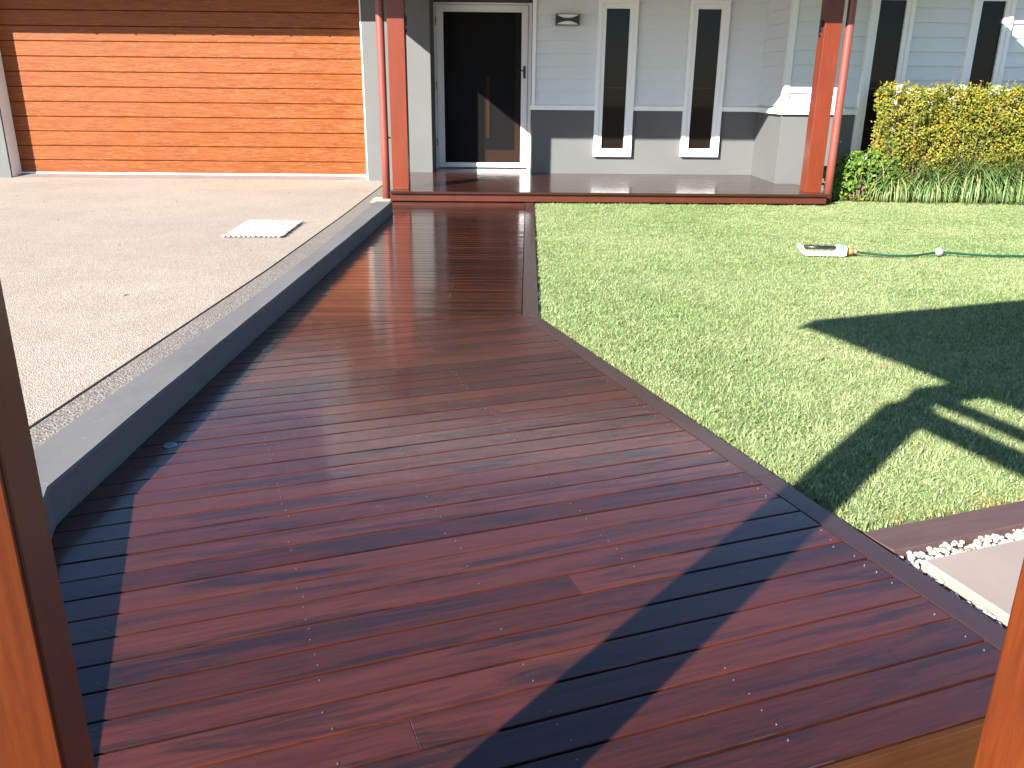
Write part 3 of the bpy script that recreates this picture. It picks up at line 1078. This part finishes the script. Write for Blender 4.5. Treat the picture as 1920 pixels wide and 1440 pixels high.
# ================================================================== EDGINGS, STONE
le = thing('lawn_edging', 'weathered purple brown timber edging between the lawn and the white pebbles', 'edging', (1.09, 2.13, 0))
def gquad(p0, L, w0, z0, z1, name, mat, parent, off):
    pass
p = [(1.066, 2.168), (1.066 + UX * 6, 2.168 + UY * 6), (1.114 + UX * 6, 2.064 + UY * 6), (1.114, 2.064)]
board('edging_board', p, 'edging_timber', le, (1.09, 2.13, 0), TH, -0.018, 0.028, 0.002, 0)
p2 = [(1.108, 2.074), (1.108 + UX * 6, 2.074 + UY * 6), (1.120 + UX * 6, 2.048 + UY * 6), (1.120, 2.048)]
p2 = [(x + 0.003, y - 0.003) for x, y in p2]
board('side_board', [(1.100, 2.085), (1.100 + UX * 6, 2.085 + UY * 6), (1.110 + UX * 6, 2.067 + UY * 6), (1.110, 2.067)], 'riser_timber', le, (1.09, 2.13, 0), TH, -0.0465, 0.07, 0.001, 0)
be = thing('garden_edging', 'thin brown timber strip edging the garden bed below the yellow hedge', 'edging', (5, 9.85, 0))
MB().box(-1.30, 4.0, -0.018, 0.018, -0.12, 0.0).build('edging_strip', 'riser_timber', be, bevel=0.003)
ss = thing('stepping_stone', 'square pinkish grey concrete stepping stone set in white pebbles', 'paver', (1.5, 1.9, -0.019))
# stone: back edge along U, left edge along V
a = (1.163, 2.014)
L1 = 0.62; L2 = 0.62
poly = [a, (a[0] + UX * L1, a[1] + UY * L1), (a[0] + UX * L1 - VX * L2, a[1] + UY * L1 - VY * L2), (a[0] - VX * L2, a[1] - VY * L2)]
poly = [(x - 1.5 + 0.004, y - 1.9 - 0.004) for x, y in poly]
MB().prism(poly, -0.05, 0.004, 0.006).build('paver_slab', 'stone_paver', ss)

# loose white pebbles round the stone (uncountable)
pm = MB()
for i in range(7000):
    u = random.uniform(1.60, 2.7); v = random.uniform(-0.1, 0.91)
    x, y = gw(u, v)
    su, sv = to_g(a[0], a[1])
    if su - 0.002 < u < su + L1 + .01 and sv - L2 < v < sv - 0.002:
        continue
    if u < uout + 0.012 or v > to_g(1.114, 2.064)[1] + 0.002:
        continue
    r = random.uniform(0.005, 0.0105)
    pm.ball((x, y, -0.046 + random.uniform(0, 0.016)), r, r * random.uniform(.7, 1), r * random.uniform(.5, .75), 7, 4)
o = pm.build('white_pebbles', 'pebble_mix', smooth=True); tag(o, kind='stuff')

# ================================================================== PEBBLE MAT
mat = thing('pebble_mat', 'white pebble mat lying flat on the pale aggregate driveway', 'mat', (-2.05, 7.44, 0))
mc = [(-2.287, 6.997), (-1.796, 7.017), (-1.814, 7.86), (-2.315, 7.90)]
mc = [(x + 2.05, y - 7.44) for x, y in mc]
MB().prism(inset(mc, 0.012), 0.001, 0.010).build('mat_base', 'mat_backing', mat)
pmesh = [MB().ball((0, 0, 0), 1, 1, 1, 8, 5).mesh('pebble', 'pebble_white', True) for _ in range(1)]
cols, rows = 12, 22
for j in range(rows):
    for i in range(cols):
        s = (i + 0.5 + (0.25 if j % 2 else -0.25) * 0.9) / cols; t = (j + 0.5) / rows
        x = (mc[0][0] * (1 - s) + mc[1][0] * s) * (1 - t) + (mc[3][0] * (1 - s) + mc[2][0] * s) * t
        y = (mc[0][1] * (1 - s) + mc[1][1] * s) * (1 - t) + (mc[3][1] * (1 - s) + mc[2][1] * s) * t
        o = put('pebble', pmesh[0], mat, (x + random.gauss(0, .002), y + random.gauss(0, .002), 0.016), (0, 0, random.uniform(0, 3.1)))
        o.scale = (random.uniform(.0165, .0205), random.uniform(.0145, .0185), random.uniform(.009, .014))

# ================================================================== SPRINKLER AND HOSE
sx, sy, sz = 2.30, 6.45, LAWN_Z + 0.03
sp = thing('sprinkler', 'white and teal oscillating lawn sprinkler with a black spray bar', 'sprinkler', (sx, sy, sz), math.radians(-4))
SL = 0.39
# white cradle: low base, upturned nose at the left, motor housing at the right
prof = [(0.0, 0.072), (0.012, 0.080), (0.030, 0.078), (0.052, 0.040), (0.075, 0.026), (0.262, 0.026), (0.285, 0.040), (0.297, 0.072), (0.315, 0.080), (0.352, 0.078), (0.366, 0.064), (0.368, 0.006), (0.350, 0.0), (0.06, 0.0), (0.035, 0.012), (0.004, 0.050)]
def extrude_profile(prof, y0, y1, name, matn, parent, bevel=0.003):
    bm = bmesh.new()
    va = [bm.verts.new((x, y0, z)) for x, z in prof]
    f = bm.faces.new(va)
    r = bmesh.ops.extrude_face_region(bm, geom=[f])
    for v in r['geom']:
        if isinstance(v, bmesh.types.BMVert):
            v.co.y = y1
    bmesh.ops.recalc_face_normals(bm, faces=bm.faces)
    bmesh.ops.triangulate(bm, faces=[f for f in bm.faces if len(f.verts) > 4])
    me = bpy.data.meshes.new(name)
    bm.to_mesh(me); bm.free()
    me.materials.append(M[matn])
    return put(name, me, parent)
extrude_profile(prof, -0.032, 0.032, 'sprinkler_body', 'sprinkler_white', sp)
MB().tube([(0.045, 0, 0.060), (0.29, 0, 0.056)], 0.0145, 12).build('spray_bar', 'black_plastic', sp, smooth=True)
nz = MB()
for i in range(16):
    x = 0.062 + i * 0.0138
    nz.tube([(x, 0, 0.070), (x, 0, 0.081)], 0.0035, 6)
o = nz.build('nozzle_row', 'black_plastic', sp)
MB().box(0.076, 0.262, -0.0335, -0.0322, 0.016, 0.021).build('side_slot', 'black_plastic', sp)
MB().tube([(-0.010, 0, 0.060), (0.004, 0, 0.064)], [0.014, 0.020], 12).build('end_cap', 'sprinkler_teal', sp)
MB().box(0.322, 0.342, -0.0345, 0.0345, 0.052, 0.0815).build('dial', 'sprinkler_teal', sp, bevel=0.002)
MB().tube([(0.368, 0, 0.034), (0.382, 0, 0.034)], [0.032, 0.030], 14).build('collar', 'black_plastic', sp)
MB().tube([(0.382, 0, 0.034), (0.425, 0, 0.032)], [0.026, 0.025], 14).build('connector', 'sprinkler_orange', sp, smooth=True)
MB().tube([(0.425, 0, 0.032), (0.450, 0, 0.030)], [0.019, 0.016], 12).build('ferrule', 'sprinkler_grey', sp, smooth=True)
hs = thing('garden_hose', 'green garden hose trailing from the sprinkler across the lawn', 'hose', (2.75, 6.42, LAWN_Z + 0.03))
HB = [(0.0, 0.0, 0.028), (0.10, -0.008, 0.018), (0.25, -0.045, 0.010), (0.42, -0.035, 0.010), (0.56, 0.025, 0.013), (0.66, 0.050, 0.020), (0.78, 0.035, 0.018), (0.95, 0.0, 0.010), (1.15, -0.02, 0.010), (1.5, -0.02, 0.010), (2.2, 0.05, 0.010), (3.2, 0.0, 0.010)]
def smooth_path(pts, sub=5):
    pts = [Vector(p) for p in pts]; out = []
    for i in range(len(pts) - 1):
        p0, p1, p2, p3 = pts[max(i - 1, 0)], pts[i], pts[i + 1], pts[min(i + 2, len(pts) - 1)]
        for k in range(sub):
            t = k / sub
            out.append(0.5 * ((2 * p1) + (-p0 + p2) * t + (2 * p0 - 5 * p1 + 4 * p2 - p3) * t * t + (-p0 + 3 * p1 - 3 * p2 + p3) * t ** 3))
    out.append(pts[-1])
    return out
MB().tube(smooth_path(HB), 0.0085, 10).build('hose_pipe', 'hose_green', hs, smooth=True)
MB().ball((0.665, 0.049, 0.024), 0.034, 0.032, 0.032, 14, 9).build('hose_joiner', 'sprinkler_grey', hs, smooth=True)

# ================================================================== PLANTS
def leaf_mesh(name, matn, centres, normals, lens, widths, fold=0.25):
    """many leaf-shaped folded quads in one mesh"""
    N = len(centres)
    c = np.asarray(centres); nrm = np.asarray(normals)
    nrm /= np.linalg.norm(nrm, axis=1)[:, None]
    rnd = rng.normal(size=(N, 3))
    t = rnd - nrm * (rnd * nrm).sum(1)[:, None]
    t /= np.linalg.norm(t, axis=1)[:, None]
    b = np.cross(nrm, t)
    L = np.asarray(lens)[:, None]; W = np.asarray(widths)[:, None]
    v = np.empty((N, 6, 3))
    v[:, 0] = c - t * L * 0.5
    v[:, 1] = c - t * L * 0.12 + b * W * 0.5 + nrm * W * fold
    v[:, 2] = c + t * L * 0.22 + b * W * 0.42 + nrm * W * fold
    v[:, 3] = c + t * L * 0.5 - nrm * L * 0.12
    v[:, 4] = c + t * L * 0.22 - b * W * 0.42 + nrm * W * fold
    v[:, 5] = c - t * L * 0.12 - b * W * 0.5 + nrm * W * fold
    idx = np.arange(N)[:, None] * 6
    f1 = idx + np.array([[0, 1, 2, 3]]); f2 = idx + np.array([[0, 3, 4, 5]])
    faces = np.concatenate([f1, f2]).tolist()
    me = bpy.data.meshes.new(name)
    me.from_pydata(v.reshape(-1, 3).tolist(), [], faces)
    me.materials.append(M[matn])
    return me


from mathutils import noise as mnoise


def lump(x, y, z, seed=0.0):
    return mnoise.noise(Vector((x + seed, y, z)))


def hedge(x0, x1, y0, y1, z0, z1, n, loc):
    cs = []; ns = []; ls = []; ws = []
    while len(cs) < n:
        x = random.uniform(x0, x1); y = random.uniform(y0 - .05, y1); z = random.uniform(z0, z1 + .06)
        q = lump(x * 4.2, y * 4.2, z * 4.2) + 0.6 * lump(x * 10, y * 10, z * 10, 7)
        d = min(x - x0, y - y0, z1 - z, (x1 - x))          # depth under the clipped shell
        lim = 0.055 - 0.125 * q
        if d < lim: continue
        if d > lim + 0.10 and random.random() < 0.72: continue
        if x - x0 < 0.20 * (1 - (z - z0) / (z1 - z0)) * random.uniform(0.2, 1.0): continue
        gx = lump((x + .05) * 4.2, y * 4.2, z * 4.2) - lump((x - .05) * 4.2, y * 4.2, z * 4.2)
        gz = lump(x * 4.2, y * 4.2, (z + .05) * 4.2) - lump(x * 4.2, y * 4.2, (z - .05) * 4.2)
        nn = np.array([-gx * 1.4, -0.65, 0.55 - gz * 1.4]) + rng.normal(size=3) * 0.55
        cs.append((x - loc[0], y - loc[1], z - loc[2])); ns.append(nn)
        L = random.uniform(0.026, 0.046); ls.append(L); ws.append(L * random.uniform(.42, .58))
    return leaf_mesh('leaves', 'hedge_leaf', cs, ns, ls, ws)


def sprigs(x0, x1, y0, y1, z, n, loc):
    cs = []; ns = []; ls = []; ws = []
    for i in range(n):
        x = random.uniform(x0, x1); y = random.uniform(y0, y1); hh = random.uniform(0.03, 0.11)
        lx, ly = random.gauss(0, .25), random.gauss(-.15, .25)
        for k in range(7):
            t = k / 6
            cs.append((x + lx * hh * t + random.gauss(0, .008) - loc[0], y + ly * hh * t + random.gauss(0, .008) - loc[1], z - .03 + hh * t - loc[2]))
            ns.append(np.array([0, -.5, .7]) + rng.normal(size=3) * .5)
            L = random.uniform(.022, .042) * (1.1 - .4 * t); ls.append(L); ws.append(L * .5)
    return leaf_mesh('shoots', 'hedge_leaf', cs, ns, ls, ws)


HX = (5.4, 10.15, 0)
hd = thing('hedge', 'clipped yellow green hedge against the house wall at the right', 'hedge', HX)
put('leaves', hedge(4.33, 7.0, 9.92, 10.44, 0.14, 1.26, 27000, HX), hd)
put('shoots', sprigs(4.4, 6.9, 9.95, 10.4, 1.24, 130, HX), hd)
core = MB()
for i in range(60):
    x = random.uniform(4.4, 6.9) - HX[0]; y = random.uniform(-0.1, 0.12)
    top = random.uniform(0.7, 1.1)
    core.tube([(x, y, -0.02), (x + random.uniform(-.08, .08), y + random.uniform(-.04, .04), top * .5), (x + random.uniform(-.15, .15), y + random.uniform(-.1, .1), top)], [0.010, 0.007, 0.003], 5)
core.build('stems', 'bark_twig', hd)

SX = (4.20, 9.98, 0)
sh = thing('shrub', 'low shrub of rounded glossy green leaves at the foot of the right downpipe', 'shrub', SX)
cs = []; ns = []; ls = []; ws = []
while len(cs) < 1700:
    x = random.uniform(-0.42, 0.50); y = random.uniform(-0.14, 0.22); z = random.uniform(0.05, 0.56)
    e = (x / 0.46) ** 2 + ((y - .03) / 0.2) ** 2 + ((z - 0.24) / 0.29) ** 2
    e += 0.7 * lump(x * 6, y * 6, z * 6, 2.0)
    if e > 1.0 or (e < 0.5 and random.random() < .7): continue
    if z < 0.14 and random.random() < .7: continue
    nn = np.array([x * 1.5, -0.6 + y, 0.7]) + rng.normal(size=3) * 0.5
    cs.append((x, y, z)); ns.append(nn); L = random.uniform(.038, .062); ls.append(L); ws.append(L * random.uniform(.6, .75))
put('leaves', leaf_mesh('leaves', 'shrub_leaf', cs, ns, ls, ws, 0.15), sh)
tw = MB()
for i in range(26):
    a_ = random.uniform(-1.2, 1.2)
    bx, by = random.uniform(-.12, .2), random.uniform(-.08, .05)
    tw.tube([(bx, by, -0.01), (bx + math.sin(a_) * .16, by - .03, 0.14), (bx + math.sin(a_) * .34, by + random.uniform(-.08, .05), random.uniform(.2, .5))], [.008, .006, .003], 5)
tw.build('stems', 'bark_twig', sh)


def strap_clump(loc, n, rad, hgt, label, seed, matn='strap_leaf'):
    r = random.Random(seed)
    vs = []; fs = []
    for i in range(n):
        a_ = r.uniform(0, 6.283); rr = rad * 0.35 * math.sqrt(r.random())
        bx, by = rr * math.cos(a_), rr * 0.6 * math.sin(a_)
        dir_ = r.gauss(math.pi * 1.22, 1.5)
        dx, dy = math.cos(dir_), math.sin(dir_)
        L = r.uniform(0.45, 1.2) * hgt; lean = r.uniform(0.45, 1.7)
        w = r.uniform(0.005, 0.010)
        px, py = -dy, dx
        o = len(vs); seg = 5
        ang = math.pi / 2 - 0.15 * lean
        x, y, z = bx, by, 0.0
        for k in range(seg + 1):
            ww = w * (1 - (k / seg) ** 2 * 0.9)
            vs.append((x + px * ww, y + py * ww, z)); vs.append((x - px * ww, y - py * ww, z))
            st_ = L * 1.75 / seg
            x += dx * math.cos(ang) * st_; y += dy * math.cos(ang) * st_; z += math.sin(ang) * st_
            ang -= lean * 0.62
            z = max(z, 0.01)
        for k in range(seg):
            fs.append((o + 2 * k, o + 2 * k + 1, o + 2 * k + 3, o + 2 * k + 2))
    t = thing('strap_plant', label, 'grass plant', loc, 0, 'strappy grass plants below the hedge')
    MB().add(vs, fs).build('blades', matn, t, smooth=True)
    return t


strap_clump((4.60, 10.0, -0.01), 260, 0.24, 0.38, 'dark strappy grass clump between the glossy shrub and the yellow hedge', 1)
strap_clump((5.02, 9.99, -0.01), 460, 0.38, 0.44, 'strappy grass clump left of a bare brown patch below the hedge', 2)
strap_clump((5.50, 10.0, -0.01), 560, 0.44, 0.52, 'tall arching strappy grass clump in the middle below the hedge', 3)
strap_clump((5.98, 10.0, -0.01), 560, 0.44, 0.50, 'strappy grass clump at the right edge of the photo below the hedge', 4)
strap_clump((3.93, 9.95, -0.01), 70, 0.12, 0.20, 'small dark grass tuft at the base of the right downpipe', 5)
strap_clump((4.35, 10.15, 0.12), 50, 0.16, 0.42, 'thin grass blades rising behind the glossy shrub', 6)

cs = []; ns = []; ls = []; ws = []
for i in range(1300):
    x = random.uniform(3.78, 6.4); y = random.uniform(9.88, 10.0)
    if 5.0 < x < 5.6 and random.random() < .8: continue
    cs.append((x, y, random.uniform(0.0, 0.05))); ns.append(np.array([0, -.4, .9]) + rng.normal(size=3) * .4)
    L = random.uniform(.02, .04); ls.append(L); ws.append(L * .7)
o = put('ground_cover', leaf_mesh('ground_cover', 'cover_leaf', cs, ns, ls, ws)); tag(o, kind='stuff')

cs = []; ns = []; ls = []; ws = []
for i in range(420):
    x = random.gauss(5.30, 0.16); y = random.uniform(9.88, 9.98)
    cs.append((x, y, random.uniform(0.0, 0.06))); ns.append(np.array([0, -.5, .8]) + rng.normal(size=3) * .5)
    L = random.uniform(.05, .10); ls.append(L); ws.append(.005)
o = put('dry_straw', leaf_mesh('dry_straw', 'straw', cs, ns, ls, ws)); tag(o, kind='stuff')

# two fallen leaves on the lawn
for (x, y, lab, sc) in ((1.775, 3.672, 'fallen orange leaf on the lawn next to the roof shadow', 1.0), (1.743, 5.008, 'fallen dry brown leaf on the lawn farther from the deck', 0.7)):
    me = leaf_mesh('fallen_leaf', 'dry_leaf', [(0, 0, 0)], [np.array([0.1, -0.5, 1.0])], [0.03 * sc], [0.018 * sc], 0.2)
    o = put('fallen_leaf', me, None, (x, y, LAWN_Z + 0.026)); tag(o, lab, 'leaf', 'fallen leaves on the lawn')
# leaf litter on the driveway (tiny)
cs = []; ns = []; ls = []; ws = []
for i in range(60):
    cs.append((random.uniform(-5.5, -1.9), random.uniform(3.0, 11.4), 0.004)); ns.append(np.array([0, 0, 1.]) + rng.normal(size=3) * .3)
    L = random.uniform(.012, .04); ls.append(L); ws.append(L * .25)
o = put('leaf_litter', leaf_mesh('leaf_litter', 'bark_twig', cs, ns, ls, ws)); tag(o, kind='stuff')

# ================================================================== GRASS
def tuft_mesh(name, seed, nb=44, rad=0.042, h=(0.012, 0.029)):
    r = random.Random(seed)
    vs = []; fs = []
    for i in range(nb):
        a_ = r.uniform(0, 6.283); rr = rad * math.sqrt(r.random())
        x, y = rr * math.cos(a_), rr * math.sin(a_)
        d_ = r.uniform(0, 6.283); dx, dy = math.cos(d_), math.sin(d_)
        L = r.uniform(*h); w = r.uniform(0.0012, 0.0026)
        px, py = -dy * w, dx * w
        l1 = r.uniform(0.15, 0.5); l2 = r.uniform(0.5, 1.1)
        o = len(vs)
        vs += [(x + px, y + py, 0), (x - px, y - py, 0),
               (x + dx * L * l1 * .5 + px * .9, y + dy * L * l1 * .5 + py * .9, L * .55), (x + dx * L * l1 * .5 - px * .9, y + dy * L * l1 * .5 - py * .9, L * .55),
               (x + dx * L * l2, y + dy * L * l2, L * r.uniform(.72, 1.0))]
        fs += [(o, o + 1, o + 3, o + 2), (o + 2, o + 3, o + 4)]
    me = bpy.data.meshes.new(name)
    me.from_pydata(vs, [], fs)
    me.materials.append(M['grass_blade'])
    return me


dcol = bpy.data.collections.new('dry_tufts')
for i in range(4):
    _m = tuft_mesh('dry_tuft', 200 + i, 26, 0.03, (0.009, 0.021))
    _m.materials.clear(); _m.materials.append(M['grass_dry'])
    dcol.objects.link(bpy.data.objects.new('dry_tuft', _m))
tcol = bpy.data.collections.new('grass_tufts')
for i in range(6):
    o = bpy.data.objects.new('grass_tuft', tuft_mesh('grass_tuft', 100 + i))
    tcol.objects.link(o)


def scatter(name, poly, z, density, seed, smin=0.8, smax=1.25, tcol=tcol):
    me = bpy.data.meshes.new(name)
    me.from_pydata([(x, y, z) for x, y in poly], [], [tuple(range(len(poly)))])
    o = put(name, me); tag(o, kind='stuff')
    ng = bpy.data.node_groups.new(name, 'GeometryNodeTree')
    ng.interface.new_socket(name='Geometry', in_out='INPUT', socket_type='NodeSocketGeometry')
    ng.interface.new_socket(name='Geometry', in_out='OUTPUT', socket_type='NodeSocketGeometry')
    N = ng.nodes; Lk = ng.links
    gi = N.new('NodeGroupInput'); go = N.new('NodeGroupOutput')
    dp_ = N.new('GeometryNodeDistributePointsOnFaces'); dp_.inputs['Density'].default_value = density; dp_.inputs['Seed'].default_value = seed
    ci = N.new('GeometryNodeCollectionInfo'); ci.inputs['Collection'].default_value = tcol
    ci.inputs['Separate Children'].default_value = True; ci.inputs['Reset Children'].default_value = True
    ip = N.new('GeometryNodeInstanceOnPoints'); ip.inputs['Pick Instance'].default_value = True
    rv = N.new('FunctionNodeRandomValue'); rv.data_type = 'FLOAT_VECTOR'
    rv.inputs[0].default_value = (-0.25, -0.25, 0); rv.inputs[1].default_value = (0.25, 0.25, 6.283)
    rs = N.new('FunctionNodeRandomValue'); rs.data_type = 'FLOAT'
    rs.inputs[2].default_value = smin; rs.inputs[3].default_value = smax; rs.inputs['Seed'].default_value = 5
    Lk.new(gi.outputs[0], dp_.inputs['Mesh']); Lk.new(dp_.outputs['Points'], ip.inputs['Points'])
    Lk.new(ci.outputs[0], ip.inputs['Instance']); Lk.new(rv.outputs[0], ip.inputs['Rotation']); Lk.new(rs.outputs[1], ip.inputs['Scale'])
    Lk.new(ip.outputs[0], go.inputs[0])
    md = o.modifiers.new('scatter', 'NODES'); md.node_group = ng
    return o


def lawn_strip(y0, y1, dens, i):
    p = list(lawn_poly)
    p = inset(p if sum(p[i][0] * p[(i + 1) % len(p)][1] - p[(i + 1) % len(p)][0] * p[i][1] for i in range(len(p))) > 0 else p[::-1], 0.012)
    p = clip_half(clip_half(p, (0, y0), (0, 1)), (0, y1), (0, -1))
    p = clip_half(p, (7.0, 0), (-1, 0))
    return p


gp_ = lawn_strip(1.5, 9.83, 0, 0)
scatter('lawn_grass', gp_, LAWN_Z, 2400, 1, 0.5, 1.2)

# drier, paler fringe where the turf meets the timber
for pa, pb_, w, dn in (((0.222, 4.53), gw(uO, 1.05), 0.055, 900), ((bord_out(9.4), 9.4), (0.222, 4.55), 0.05, 800), ((1.125, 2.214), (1.125 + UX * 1.2, 2.214 + UY * 1.2), 0.045, 1100), ((0.42, 9.425), (3.7, 9.425), 0.05, 500)):
    ex, ey = pb_[0] - pa[0], pb_[1] - pa[1]
    L_ = math.hypot(ex, ey); nx, ny = -ey / L_, ex / L_
    if nx * 1.0 + (ny if abs(nx) < 0.9 else 0) * 0.0 < 0 and abs(nx) > 0.2 and pa[1] > 3: nx, ny = -nx, -ny
    if pa[1] > 9.42: nx, ny = 0, -1
    scatter('dry_grass', [(pa[0] + nx * .004, pa[1] + ny * .004), (pb_[0] + nx * .004, pb_[1] + ny * .004), (pb_[0] + nx * w, pb_[1] + ny * w), (pa[0] + nx * w, pa[1] + ny * w)], LAWN_Z, dn, 3, tcol=dcol)
